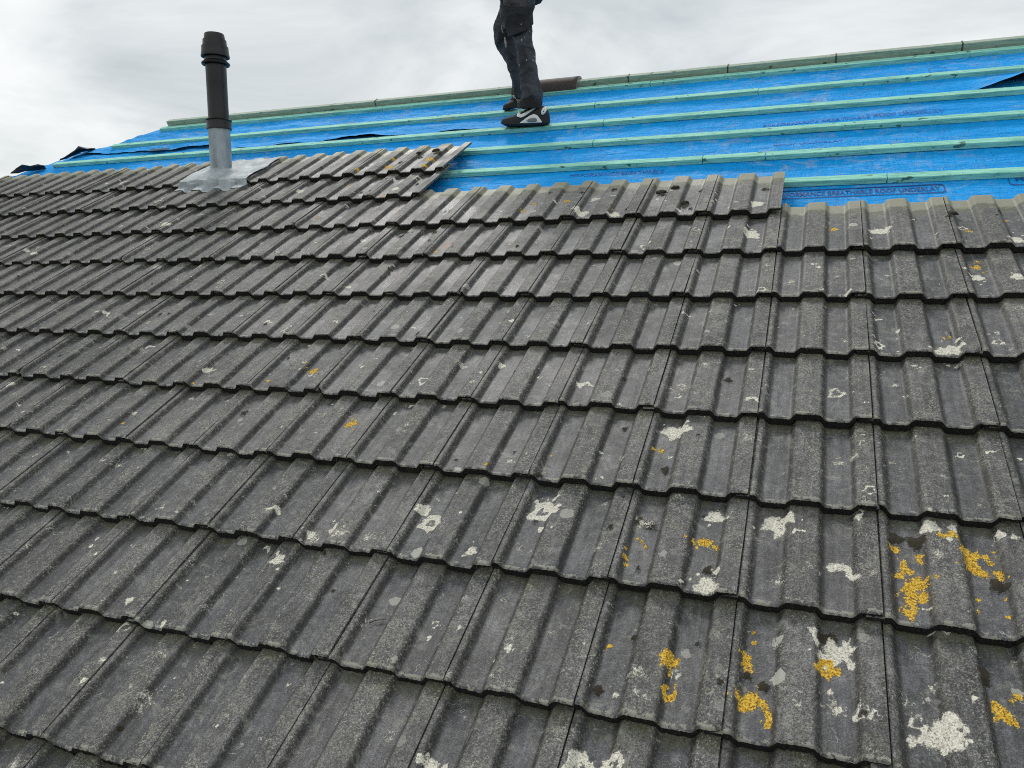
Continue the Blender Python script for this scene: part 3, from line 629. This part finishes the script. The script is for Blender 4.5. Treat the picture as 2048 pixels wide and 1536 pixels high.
# ridge boards: grey green upright boards along the apex
rj = [back(332, 246, -.06)[0]] + [U(x, 0, y) - .02 for x, y in ((742, 213), (1252, 165), (1453, 146), (1672, 120), (1925, 93))] + [2.4]
rj[1:6] = [back(x, y, -.065)[0] for x, y in ((742, 213), (1252, 165), (1453, 146), (1672, 120), (1925, 93))]
for i in range(len(rj) - 1):
    batten(rj[i] + .003, rj[i + 1] - .003, 2.462, -.050, .045, .060, M_RIDGE, 'ridge_board', 'weathered grey-green ridge board, %s length from the left along the roof apex' % ORD[i], 'ridge boards along the apex', 0)
    if i:
        bm = bmesh.new(); bmesh.ops.create_cube(bm, size=1)
        bmesh.ops.scale(bm, vec=(.008, .049, .063), verts=bm.verts); bmesh.ops.bevel(bm, geom=bm.edges[:], offset=.001, segments=1)
        st = frombm('ridge_gap_strip', bm, simple('dark_gap_strip', (.10, .09, .08), .6, 60, .4, .4))  # added dark strip standing in for the gap between ridge boards
        st.matrix_world = Matrix.Translation(PW(rj[i], 2.4845, -.078)) @ Matrix([[1, 0, 0, 0], [0, CT, -ST, 0], [0, ST, CT, 0], [0, 0, 0, 1]])
        tag(st, 'dark strip standing in for the ridge board joint gap, %s from the left' % ORD[i - 1], 'gap strip', 'dark strips standing in for ridge board gaps')
# offcut lying between the battens on the left
pA = back(300, 305, WU); pc = PW(pA[0], pA[1] + .0, WU + .012)
bm = bmesh.new()
q = [(0, 0), (.13, .01), (.15, .07), (.10, .085), (.01, .05)]
vb = [bm.verts.new((a, b, 0)) for a, b in q]; vt = [bm.verts.new((a, b, .012)) for a, b in q]
bm.faces.new(vb[::-1]); bm.faces.new(vt)
for i in range(5): bm.faces.new((vb[i], vb[(i + 1) % 5], vt[(i + 1) % 5], vt[i]))
oc = frombm('tile_shard', bm, simple('pinkish_grey_shard', (.34, .30, .28), .8, 40, .2))
oc.matrix_world = Matrix.Translation(pc) @ Matrix([[1, 0, 0, 0], [0, CT, -ST, 0], [0, ST, CT, 0], [0, 0, 0, 1]]) @ Matrix.Rotation(-.35, 4, 'X')
tag(oc, 'small pinkish-grey shard lying on the blue underlay left of the flue', 'tile shard')

# ------------------------------------------------------------------ ridge tile lying at the ridge
def ridge_tile():
    pL = back(1019, 190, -.05); pR = back(1150, 176, -.05)
    u0, u1 = -1.875, -1.875 + .47
    bm = bmesh.new(); n = 22; m_ = 14; ri, ro = .088, .103
    def ring(u, r, d=0):
        out = []
        for i in range(n + 1):
            a = math.radians(4 + 172 * i / n)
            out.append(bm.verts.new((u, -r * math.cos(a), r * math.sin(a) * 1.05)))
        return out
    prevO = prevI = None; firstO = firstI = None; ff = []
    for k in range(m_ + 1):
        u = u1 - u0
        x = (u) * k / m_
        O = ring(x, ro); I_ = ring(x, ri)
        if prevO:
            for i in range(n):
                ff.append((bm.faces.new((prevO[i], prevO[i + 1], O[i + 1], O[i])), 0)); ff.append((bm.faces.new((prevI[i + 1], prevI[i], I_[i], I_[i + 1])), 0))
            ff.append((bm.faces.new((prevO[0], O[0], I_[0], prevI[0])), 0)); ff.append((bm.faces.new((O[n], prevO[n], prevI[n], I_[n])), 0))
        else: firstO, firstI = O, I_
        prevO, prevI = O, I_
    for A, B in ((firstO, firstI), (prevO, prevI)):
        for i in range(n): ff.append((bm.faces.new((A[i], B[i], B[i + 1], A[i + 1])), 1))
    bmesh.ops.recalc_face_normals(bm, faces=bm.faces)
    for f, mi in ff: f.material_index = mi; f.smooth = (mi == 0)
    o = frombm('ridge_tile', bm, [M_RTILE, M_RTILE2])
    o.matrix_world = Matrix.Translation(PW(u0, 2.492, -.137)) @ Matrix.Rotation(math.radians(0), 4, 'Z') @ Matrix.Rotation(math.radians(10), 4, 'X')
    tag(o, 'dark brown half-round ridge tile lying on the ridge board behind the worker', 'ridge tile')
ridge_tile()

# ------------------------------------------------------------------ lead flashing and flue
def surf(u, v, r):                                    # top of tile course r at (u,v)
    return float(prof(u - math.floor(u / W) * W)) - SL * (v + r * G)
def flashing():
    NU_, NV_ = 90, 70; vs = []; fs = []
    for b in range(NV_ + 1):
        for a in range(NU_ + 1):
            s = b / NV_; t = a / NU_
            v0 = .893 + .006 * math.sin(t * 11) + .003 * math.sin(t * 31 + 1)
            v = v0 + (1.385 - v0) * s
            uL = -3.685 + .012 * math.sin(s * 9); uR = -3.135 + .008 * math.sin(s * 13)
            u = uL + (uR - uL) * t
            step = 3 * G
            lo = surf(u, v, -2) + .006; f_ = .006
            hi = max(-SL * (v - step) - .004, surf(u, v, -3) + .002)
            k = max(0, min(1, (v - step + .012) / .035)); k = k * k * (3 - 2 * k)
            w = lo * (1 - k) + (hi + .006) * k
            if v > step - .014: w = max(w, surf(u, v, -3) + .007)
            w += .0022 * fbm(u * 9, v * 9) + .0012 * fbm(u * 40, v * 40)
            d = math.hypot(u + 3.4633, v - 1.115); w += .035 * math.exp(-((d / .10) ** 2))
            vs.append(PW(u, v, w))
    for b in range(NV_):
        for a in range(NU_):
            i = b * (NU_ + 1) + a; fs.append((i, i + 1, i + NU_ + 2, i + NU_ + 1))
    o = mesh('lead_flashing', vs, fs, M_LEAD, None, True); sm = o.modifiers.new('t', 'SOLIDIFY'); sm.thickness = .0025
    tag(o, 'crinkled pale lead sheet dressed over the tiles round the flue base', 'lead flashing')
flashing()
def lathe(name, prof_, mat, par, seg=48, wob=0.0):
    vs = []; fs = []
    for (r_, z_) in prof_:
        for i in range(seg):
            a = 2 * math.pi * i / seg; rr = r_ + wob * fbm(math.cos(a) * 2, math.sin(a) * 2, z_ * 9)
            vs.append(FB + Vector((rr * math.cos(a) + LEAN[0] * z_, rr * math.sin(a), z_)))
    for k in range(len(prof_) - 1):
        for i in range(seg): fs.append((k * seg + i, k * seg + (i + 1) % seg, (k + 1) * seg + (i + 1) % seg, (k + 1) * seg + i))
    o = mesh(name, vs, fs, mat, par, True)
    o.data.set_sharp_from_angle(angle=math.radians(38))
    return o
FB = Vector((-3.4633, 1.0078, .579)); LEAN = (-.005, 0)
flue = empty('flue_pipe', FB, 'black plastic flue pipe with stepped cap rising from a grey lead sleeve', 'flue pipe')
lathe('lead_sleeve', [(.075, -.09), (.067, -.02), (.066, .02), (.0665, .12), (.066, .22), (.067, .262), (.066, .272), (.060, .274)], M_SLEEVE, flue, 48, .0035)
lathe('collar', [(.060, .268), (.077, .268), (.078, .276), (.076, .280), (.076, .318), (.079, .320), (.081, .326), (.074, .330), (.060, .330)], M_BPLA, flue)
lathe('pipe', [(.0635, .29), (.0635, .400), (.0633, .402), (.0633, .55), (.0636, .552), (.0636, .690), (.060, .692)], M_BPLA, flue)
lathe('lower_ring', [(.060, .680), (.083, .664), (.0865, .669), (.0865, .675), (.070, .689), (.060, .690)], M_BPLA, flue)
lathe('neck', [(.066, .684), (.066, .745), (.058, .747)], M_BPLA, flue)
lathe('cap', [(.058, .738), (.0865, .712), (.0875, .716), (.083, .742), (.0815, .770), (.0815, .775), (.0735, .777), (.0735, .782), (.0715, .810), (.0715, .815), (.0640, .817), (.0640, .822), (.0605, .848), (.058, .853), (.0, .856)], M_BPLA, flue)

# ------------------------------------------------------------------ the worker
def ring_loft(bm, secs, n=22, cap=True):
    prev = None; first = None
    for (c, rx, ry) in secs:
        rg = [bm.verts.new((c.x + rx * math.cos(2 * math.pi * i / n), c.y + ry * math.sin(2 * math.pi * i / n), c.z)) for i in range(n)]
        if prev:
            for i in range(n): bm.faces.new((prev[i], prev[(i + 1) % n], rg[(i + 1) % n], rg[i]))
        else: first = rg
        prev = rg
    if cap: bm.faces.new(first[::-1]); bm.faces.new(prev)
def secs_from_px(rows_, Ya, Yb, dep):
    out = []; ys_ = [r_[0] for r_ in rows_]
    for (y, xl_, xr_) in rows_:
        t = (rows_[0][0] - y) / (rows_[0][0] - rows_[-1][0]); Y = Ya + (Yb - Ya) * t
        a = pixY(xl_, y, Y); b = pixY(xr_, y, Y); rx = abs(b.x - a.x) / 2
        out.append(((a + b) / 2, rx, max(rx * dep[0], dep[1])))
    # resample finely
    res = []
    for i in range(len(out) - 1):
        for q in range(4):
            s = q / 4; s2 = s
            res.append((out[i][0].lerp(out[i + 1][0], s2), out[i][1] + (out[i + 1][1] - out[i][1]) * s2, out[i][2] + (out[i + 1][2] - out[i][2]) * s2))
    res.append(out[-1]); return res
zx = lambda v: 900 + v / 5.12
near = [(216, zx(722), zx(922)), (205, zx(728), zx(928)), (196, zx(738), zx(935)), (185, zx(730), zx(944)), (174, zx(722), zx(925)), (160, zx(722), zx(900)), (146, zx(722), zx(888)), (130, zx(712), zx(880)), (117, zx(694), zx(868)), (100, zx(684), zx(856)), (88, zx(672), zx(845)), (70, zx(640), zx(838)), (52, zx(590), zx(834)), (30, zx(560), zx(832)), (8, zx(548), zx(850)), (-15, zx(548), zx(868)), (-40, zx(560), zx(890))]
far = [(201, zx(684), zx(760)), (192, zx(672), zx(752)), (182, zx(662), zx(748)), (172, zx(648), zx(742)), (160, zx(640), zx(740)), (146, zx(624), zx(735)), (130, zx(592), zx(730)), (115, zx(546), zx(722)), (100, zx(502), zx(712)), (88, zx(474), zx(700)), (72, zx(452), zx(690)), (55, zx(452), zx(690)), (38, zx(478), zx(700)), (20, zx(520), zx(715)), (0, zx(540), zx(740)), (-20, zx(550), zx(800)), (-40, zx(560), zx(860))]
YN, YF = 1.565, 1.875
per_z = min(pixY(1050, 255, YN).z, 99)
bodyroot = None
# sizes at the hips
hipc = pixY(zx(725), -46, 1.72)
# body: one continuous skin
def skin_body():
    V = []; E = []; Rd = []
    def add(p, r, par=None):
        V.append(Vector(p)); Rd.append(r)
        if par is not None: E.append((par, len(V) - 1))
        return len(V) - 1
    H = hipc
    pel = add(H, .115); sp1 = add(H + Vector((-.005, 0, .14)), .115, pel); sp2 = add(H + Vector((-.02, 0, .30)), .13, sp1); ch = add(H + Vector((-.03, 0, .42)), .13, sp2)
    nk = add(H + Vector((-.045, 0, .53)), .058, ch); n2_ = add(H + Vector((-.06, 0, .59)), .055, nk)
    hd = add(H + Vector((-.075, 0, .67)), .085, n2_); add(H + Vector((-.07, 0, .76)), .082, hd); add(H + Vector((-.165, 0, .665)), .014, hd)
    add(H + Vector((-.07, -.093, .67)), .014, hd); add(H + Vector((-.07, .093, .67)), .014, hd)
    for s, Yh in ((-1, YN), (1, YF)):
        sh = add(H + Vector((-.03, .19 * s, .46)), .06, ch); el = add(H + Vector((-.02, .24 * s, .18)), .042, sh)
        wr = add(H + Vector((-.22, .21 * s, .08)), .027, el); pm = add(H + Vector((-.29, .20 * s, .065)), .032, wr)
        for q, ln in enumerate((.075, .085, .080, .062)):
            a = add(V[pm] + Vector((-.035, (q - 1.5) * .019, -.005)), .009, pm); b = add(V[a] + Vector((-ln * .5, 0, -.018)), .0085, a); add(V[b] + Vector((-ln * .3, 0, -.035)), .0075, b)
        a = add(V[wr] + Vector((-.04, -.03 * s, -.01)), .011, wr); add(V[a] + Vector((-.035, -.01 * s, -.03)), .009, a)
    for rows_, Ya, Yb, s in ((near, YN, 1.64, -1), (far, YF, 1.80, 1)):
        sc_ = secs_from_px(rows_, Ya, Yb, (1, .05))
        pts = [sc_[i][0] for i in (len(sc_) - 6, len(sc_) * 2 // 3, len(sc_) * 2 // 5, len(sc_) // 5, 1)]
        pr = pel
        for p_, r_ in zip(pts, (.055, .042, .036, .034, .030)): pr = add(p_, r_, pr)
        add(pts[-1] + Vector((-.02, 0, -.045)), .034, pr)
    me = bpy.data.meshes.new('person'); me.from_pydata(V, E, []); o = bpy.data.objects.new('person', me); C.objects.link(o)
    md = o.modifiers.new('s', 'SKIN'); md.use_smooth_shade = True
    for i, r_ in enumerate(Rd):
        o.data.skin_vertices[0].data[i].radius = (r_, r_)
    o.data.skin_vertices[0].data[0].use_root = True
    o.modifiers.new('ss', 'SUBSURF').render_levels = 1
    me.materials.append(M_SKIN)
    tag(o, 'worker in black paint-flecked work trousers and black trainers standing on the battens', 'person')
    return o
person = skin_body()
bm = bmesh.new()
sn = secs_from_px(near, YN, 1.64, (1.0, .075)); sf = secs_from_px(far, YF, 1.80, (1.05, .078))
ring_loft(bm, sn); ring_loft(bm, sf)
ring_loft(bm, [(hipc + Vector((0, 0, -.13)), .14, .17), (hipc + Vector((0, 0, -.05)), .16, .19), (hipc + Vector((.0, 0, .05)), .155, .185), (hipc + Vector((0, 0, .12)), .14, .17)])
tr = frombm('trousers', bm, M_TROU, person, True)
rm = tr.modifiers.new('r', 'REMESH'); rm.mode = 'VOXEL'; rm.voxel_size = .009; rm.use_smooth_shade = True
sm = tr.modifiers.new('s', 'SMOOTH'); sm.iterations = 4
tx = bpy.data.textures.new('folds', 'CLOUDS'); tx.noise_scale = .085; tx.noise_depth = 2
dp = tr.modifiers.new('d', 'DISPLACE'); dp.texture = tx; dp.strength = .030; dp.mid_level = .5; dp.texture_coords = 'GLOBAL'
# jacket hem and torso, above the picture
bm = bmesh.new()
ring_loft(bm, [(hipc + Vector((.01, 0, -.02)), .175, .21), (hipc + Vector((.005, 0, .08)), .165, .20), (hipc + Vector((-.01, 0, .25)), .16, .205), (hipc + Vector((-.03, 0, .42)), .16, .215), (hipc + Vector((-.04, 0, .50)), .11, .15), (hipc + Vector((-.045, 0, .54)), .07, .075)])
for s in (-1, 1):
    a = hipc + Vector((-.03, .18 * s, .46)); b = hipc + Vector((-.02, .24 * s, .18)); c = hipc + Vector((-.20, .212 * s, .085))
    bm2 = []
    for i in range(13):
        t = i / 12
        p = a.lerp(b, t * 2) if t < .5 else b.lerp(c, t * 2 - 1)
        d_ = (b - a) if t < .45 else ((c - a) if t < .55 else (c - b)); qd = d_.to_track_quat('Z', 'Y'); rad = .075 - .03 * t
        bm2.append([bm.verts.new(p + qd @ Vector((rad * math.cos(2 * math.pi * k / 14), rad * math.sin(2 * math.pi * k / 14), 0))) for k in range(14)])
    for i in range(12):
        for k in range(14): bm.faces.new((bm2[i][k], bm2[i][(k + 1) % 14], bm2[i + 1][(k + 1) % 14], bm2[i + 1][k]))
    bm.faces.new(bm2[0][::-1]); bm.faces.new(bm2[-1])
jk = frombm('jacket', bm, M_BLACK, person, True)
rm = jk.modifiers.new('r', 'REMESH'); rm.mode = 'VOXEL'; rm.voxel_size = .012; rm.use_smooth_shade = True
jk.modifiers.new('s', 'SMOOTH').iterations = 4
bm = bmesh.new(); bmesh.ops.create_uvsphere(bm, u_segments=20, v_segments=12, radius=.108)
bmesh.ops.scale(bm, vec=(1.05, .92, .8), verts=bm.verts); bmesh.ops.translate(bm, vec=hipc + Vector((-.045, 0, .755)), verts=bm.verts)
frombm('hair', bm, M_HAIR, person, True)
# things sewn on the near leg: a patch follows the leg's surface on the camera side
def leg_patch(name, poly, mat, off=.004, thick=.006, secs=sn):
    zs = np.array([s[0].z for s in secs]); o_ = np.argsort(zs)
    cxs = np.array([s[0].x for s in secs])[o_]; cys = np.array([s[0].y for s in secs])[o_]; rxs = np.array([s[1] for s in secs])[o_]; rys = np.array([s[2] for s in secs])[o_]; zs = zs[o_]
    def hit(px, py):
        p = pixY(px, py, 1.60)
        for _ in range(3):
            cx_ = np.interp(p.z, zs, cxs); cy = np.interp(p.z, zs, cys); rx = np.interp(p.z, zs, rxs); ry = np.interp(p.z, zs, rys)
            k = max(-.97, min(.97, (p.x - cx_) / rx)); Y = cy - ry * math.sqrt(1 - k * k); p = pixY(px, py, Y)
        nrm = Vector((k / rx, -math.sqrt(1 - k * k) / ry, 0)).normalized(); return p, nrm
    # grid between left and right borders
    vs = []; fs = []; rows_ = len(poly); cols = 9
    sub = []
    for i in range(rows_ - 1):
        for q in range(4):
            t = q / 4; sub.append(tuple(poly[i][k] + (poly[i + 1][k] - poly[i][k]) * t for k in range(3)))
    sub.append(poly[-1])
    for (y, a, b) in sub:
        for c_ in range(cols):
            p, n_ = hit(a + (b - a) * c_ / (cols - 1), y); vs.append(p + n_ * (off + .012))
    for i in range(len(sub) - 1):
        for c_ in range(cols - 1):
            k = i * cols + c_; fs.append((k, k + 1, k + cols + 1, k + cols))
    o = mesh(name, vs, fs, mat, person, True); s_ = o.modifiers.new('t', 'SOLIDIFY'); s_.thickness = thick; s_.offset = -1
    return o
M_DARK = trousers_mat('dark_pocket_cloth', .4)
leg_patch('holster_pocket', [(14, zx(585), zx(820)), (30, zx(590), zx(815)), (50, zx(570), zx(822)), (60, zx(572), zx(800)), (66, zx(575), zx(740)), (72, zx(580), zx(680))], M_DARK, .003, .010)
leg_patch('pocket_flap', [(10, zx(548), zx(632)), (24, zx(545), zx(630)), (36, zx(560), zx(610))], M_TROU, .006, .006)
M_STRIP = simple('pale_zip_tape', (.28, .28, .25), .6, 60, .2)
leg_patch('zip_tape', [(50, zx(554), zx(562)), (56, zx(556), zx(570)), (66, zx(566), zx(574))], M_STRIP, .006, .004)
leg_patch('zip_tape', [(74, zx(598), zx(608)), (84, zx(600), zx(622)), (95, zx(610), zx(622))], M_STRIP, .014, .004)
leg_patch('hem', [(203, zx(722), zx(926)), (210, zx(716), zx(922)), (217, zx(716), zx(920))], M_DARK, -.003, .008)

# ------------------------------------------------------------------ shoes
def shoe(toe_px, heel_px, Y, Yh):
    tA = pixY(*toe_px, Y); hA = pixY(*heel_px, Yh); Ln = (hA - tA).length
    base = hA.copy(); ax = (tA - hA).normalized(); zup = Vector((0, 0, 1)); zup = (zup - ax * zup.dot(ax)).normalized(); lat = zup.cross(ax)   # ax forward
    if lat.y > 0: lat = -lat                                    # towards the camera
    s_ = Ln / .30
    # s from heel 0 to toe .30
    S0 = [0, .012, .035, .07, .11, .15, .19, .23, .265, .288, .30]
    HW = [.018, .030, .037, .038, .036, .037, .043, .047, .045, .037, .024]      # half width
    HT = [.062, .095, .112, .118, .112, .092, .072, .061, .056, .050, .036]      # top height
    B0 = [.018, .006, .001, 0, 0, 0, 0, .001, .004, .010, .018]                  # sole underside (toe spring)
    def P(s, l, z): return base + ax * s * s_ + lat * l * s_ + zup * z * s_
    def side(s, z):                                             # half width at height
        hw = np.interp(s, S0, HW); ht = np.interp(s, S0, HT); b0 = np.interp(s, S0, B0)
        t = max(0, min(1, (z - b0) / (ht - b0))); nar = 1 - .45 * max(0, t - .3) ** 1.2
        return hw * nar * (max(0, 1 - max(0, (t - .55) / .46) ** 2.6)) ** .5 * (1.0 if t > .06 else .93)
    root = empty('shoe_tmp', base); bpy.data.objects.remove(root)
    bm = bmesh.new(); prev = None; n = 40; K = 9
    for i in range(n + 1):
        s = .30 * i / n; b0 = float(np.interp(s, S0, B0)); ht = float(np.interp(s, S0, HT)); rg = []
        zz_ = [b0 + (ht - b0) * q / K for q in range(K + 1)]
        for z in zz_: rg.append(bm.verts.new(P(s, side(s, z), z)))
        for z in zz_[::-1]: rg.append(bm.verts.new(P(s, -side(s, z) - .0002, z)))
        m2 = len(rg)
        if prev:
            for k in range(m2): bm.faces.new((prev[k], prev[(k + 1) % m2], rg[(k + 1) % m2], rg[k]))
        else: bm.faces.new(rg[::-1])
        prev = rg
    bm.faces.new(prev); bmesh.ops.remove_doubles(bm, verts=bm.verts, dist=.0004); bmesh.ops.recalc_face_normals(bm, faces=bm.faces)
    up = frombm('shoe', bm, M_MESHK, person, True)
    def strip(name, top, bot, mat, off, sd=1, nn=18):
        bm = bmesh.new(); A = []; D = []
        for i in range(nn + 1):
            t = i / nn
            def pt(poly):
                xs_ = np.linspace(0, 1, len(poly)); return float(np.interp(t, xs_, [q[0] for q in poly])), float(np.interp(t, xs_, [q[1] for q in poly]))
            (s1, z1), (s2, z2) = pt(top), pt(bot); row = []
            for q in range(6):
                f = q / 5; s = s1 + (s2 - s1) * f; z = z1 + (z2 - z1) * f; row.append(bm.verts.new(P(s, sd * (side(s, z) + off), z)))
            A.append(row)
        for i in range(nn):
            for q in range(5): bm.faces.new((A[i][q], A[i + 1][q], A[i + 1][q + 1], A[i][q + 1]))
        bmesh.ops.recalc_face_normals(bm, faces=bm.faces)
        o = frombm(name, bm, mat, up, True); md = o.modifiers.new('t', 'SOLIDIFY'); md.thickness = .004; md.offset = 0; return o
    # rubber outsole all round
    strip('outsole', [(.003, .022), (.05, .010), (.15, .009), (.25, .014), (.297, .026)], [(.004, .008), (.05, .001), (.15, .001), (.25, .003), (.296, .016)], M_RUB, .003)
    # white midsole wedge with its window
    strip('midsole', [(.034, .018), (.062, .052), (.085, .062), (.11, .054), (.135, .038), (.165, .016)], [(.032, .011), (.060, .010), (.085, .010), (.11, .010), (.14, .010), (.172, .011)], M_WHITE, .0045)
    strip('air_window', [(.062, .026), (.070, .036), (.09, .038), (.115, .034), (.128, .026)], [(.062, .022), (.070, .016), (.09, .014), (.115, .016), (.128, .022)], M_GREYP, .0075)
    # curved tick on the side
    strip('side_tick', [(.078, .104), (.11, .089), (.14, .075), (.165, .064), (.180, .070), (.186, .090)], [(.076, .098), (.11, .074), (.14, .053), (.166, .042), (.194, .050), (.196, .088)], M_WHITE, .0045)
    # round white heel badge
    bm = bmesh.new(); ce = (.026, .082); rg = []
    cv = bm.verts.new(P(ce[0], side(*ce) + .0045, ce[1]))
    for i in range(16):
        a = 2 * math.pi * i / 16; s = ce[0] + .014 * math.cos(a) - .006 * math.sin(a); z = ce[1] + .027 * math.sin(a); rg.append(bm.verts.new(P(max(.002, s), side(max(.002, s), z) + .0035, z)))
    for i in range(16): bm.faces.new((cv, rg[i], rg[(i + 1) % 16]))
    o = frombm('heel_badge', bm, M_WHITE, up, True); o.modifiers.new('t', 'SOLIDIFY').thickness = .003
    bm = bmesh.new(); rg = []; cv = bm.verts.new(P(ce[0], side(*ce) + .007, ce[1]))
    for i in range(12):
        a = 2 * math.pi * i / 12; s = ce[0] + .005 * math.cos(a); z = ce[1] + .011 * math.sin(a); rg.append(bm.verts.new(P(s, side(s, z) + .007, z)))
    for i in range(12): bm.faces.new((cv, rg[i], rg[(i + 1) % 12]))
    frombm('badge_mark', bm, M_MESHK, o, True)
    # collar, laces
    for q in range(5):
        s = .135 + .018 * q
        bm = bmesh.new(); z0 = float(np.interp(s, S0, HT)); rg0 = []
        for i in range(9):
            l = -.024 + .048 * i / 8; z = z0 - .012 * (abs(l) / .024) ** 2 + .003
            for (a, b) in ((-.003, 0), (.003, 0), (.003, .003), (-.003, .003)): rg0.append(bm.verts.new(P(s + a + .004 * math.sin(i * 1.1 + q), l, z + b)))
        for i in range(8):
            for k in range(4): bm.faces.new((rg0[i * 4 + k], rg0[i * 4 + (k + 1) % 4], rg0[i * 4 + 4 + (k + 1) % 4], rg0[i * 4 + 4 + k]))
        frombm('lace', bm, M_WHITE if q == 0 else M_BLACK, up)
    return up
shoe((1004, 254), (1098, 251), 1.535, 1.545)
shoe((1012, 223), (1064, 204), 1.80, 2.03)
mcr = simple('dark_moss_crumb', (.028, .024, .014), .95, 90, .5)
for q, (px, py, sz, wh) in enumerate([(1352, 379, .016, 'near the right end of the right-hand top tiles'), (1366, 408, .020, 'mid tile in the right-hand top tiles'), (1322, 380, .017, 'beside the batten under the worker'), (872, 303, .018, 'at the right end of the left-hand top tiles'), (838, 308, .013, 'second from right on the left-hand top tiles'), (1905, 430, .014, 'on the tile joint at the far right top edge')]):
    p = back(px, py, -.03); bm = bmesh.new(); bmesh.ops.create_icosphere(bm, subdivisions=3, radius=sz)
    for v in bm.verts:
        k = 1 + .45 * fbm(v.co.x * 90, v.co.y * 90, v.co.z * 90 + q); v.co = Vector((v.co.x * k * 1.3, v.co.y * k, max(-.3 * sz, v.co.z * k * .5)))
    r = math.ceil(-p[1] / G) if (math.ceil(-p[1] / G), math.floor(p[0] / W)) in tiles else math.ceil(-p[1] / G) + 1
    o = frombm('moss_clump', bm, mcr, None, True); o.location = PW(p[0], p[1], surf(p[0], p[1], r) + .003)
    o.rotation_euler = (math.radians(30.9), 0, 0)
    tag(o, 'dark moss clump ' + wh, 'moss clump', 'moss clumps knocked loose on the tiles')
# dry twig lying in a pan near the front
tp = back(752, 1238, -.014); bm = bmesh.new(); prev = None
for i in range(9):
    t = i / 8; c_ = Vector((tp[0] - .02 + .04 * t, tp[1] - .006 + .022 * t + .003 * math.sin(5 * t), surf(tp[0] - .02 + .04 * t, tp[1], math.ceil(-tp[1] / G)) + .0025)); r_ = .0016 * (1 - .5 * t)
    rg = [bm.verts.new(PW(c_.x, c_.y + r_ * math.cos(k * 1.047), c_.z + r_ * math.sin(k * 1.047))) for k in range(6)]
    if prev:
        for k in range(6): bm.faces.new((prev[k], prev[(k + 1) % 6], rg[(k + 1) % 6], rg[k]))
    prev = rg
tag(frombm('twig', bm, simple('dark_twig', (.03, .022, .016), .8, 60, .3), None, True), 'short dark twig lying in a tile channel near the lower middle', 'twig')
tiles_n = len(tiles)
print('tiles', tiles_n, 'objects', len(bpy.data.objects))
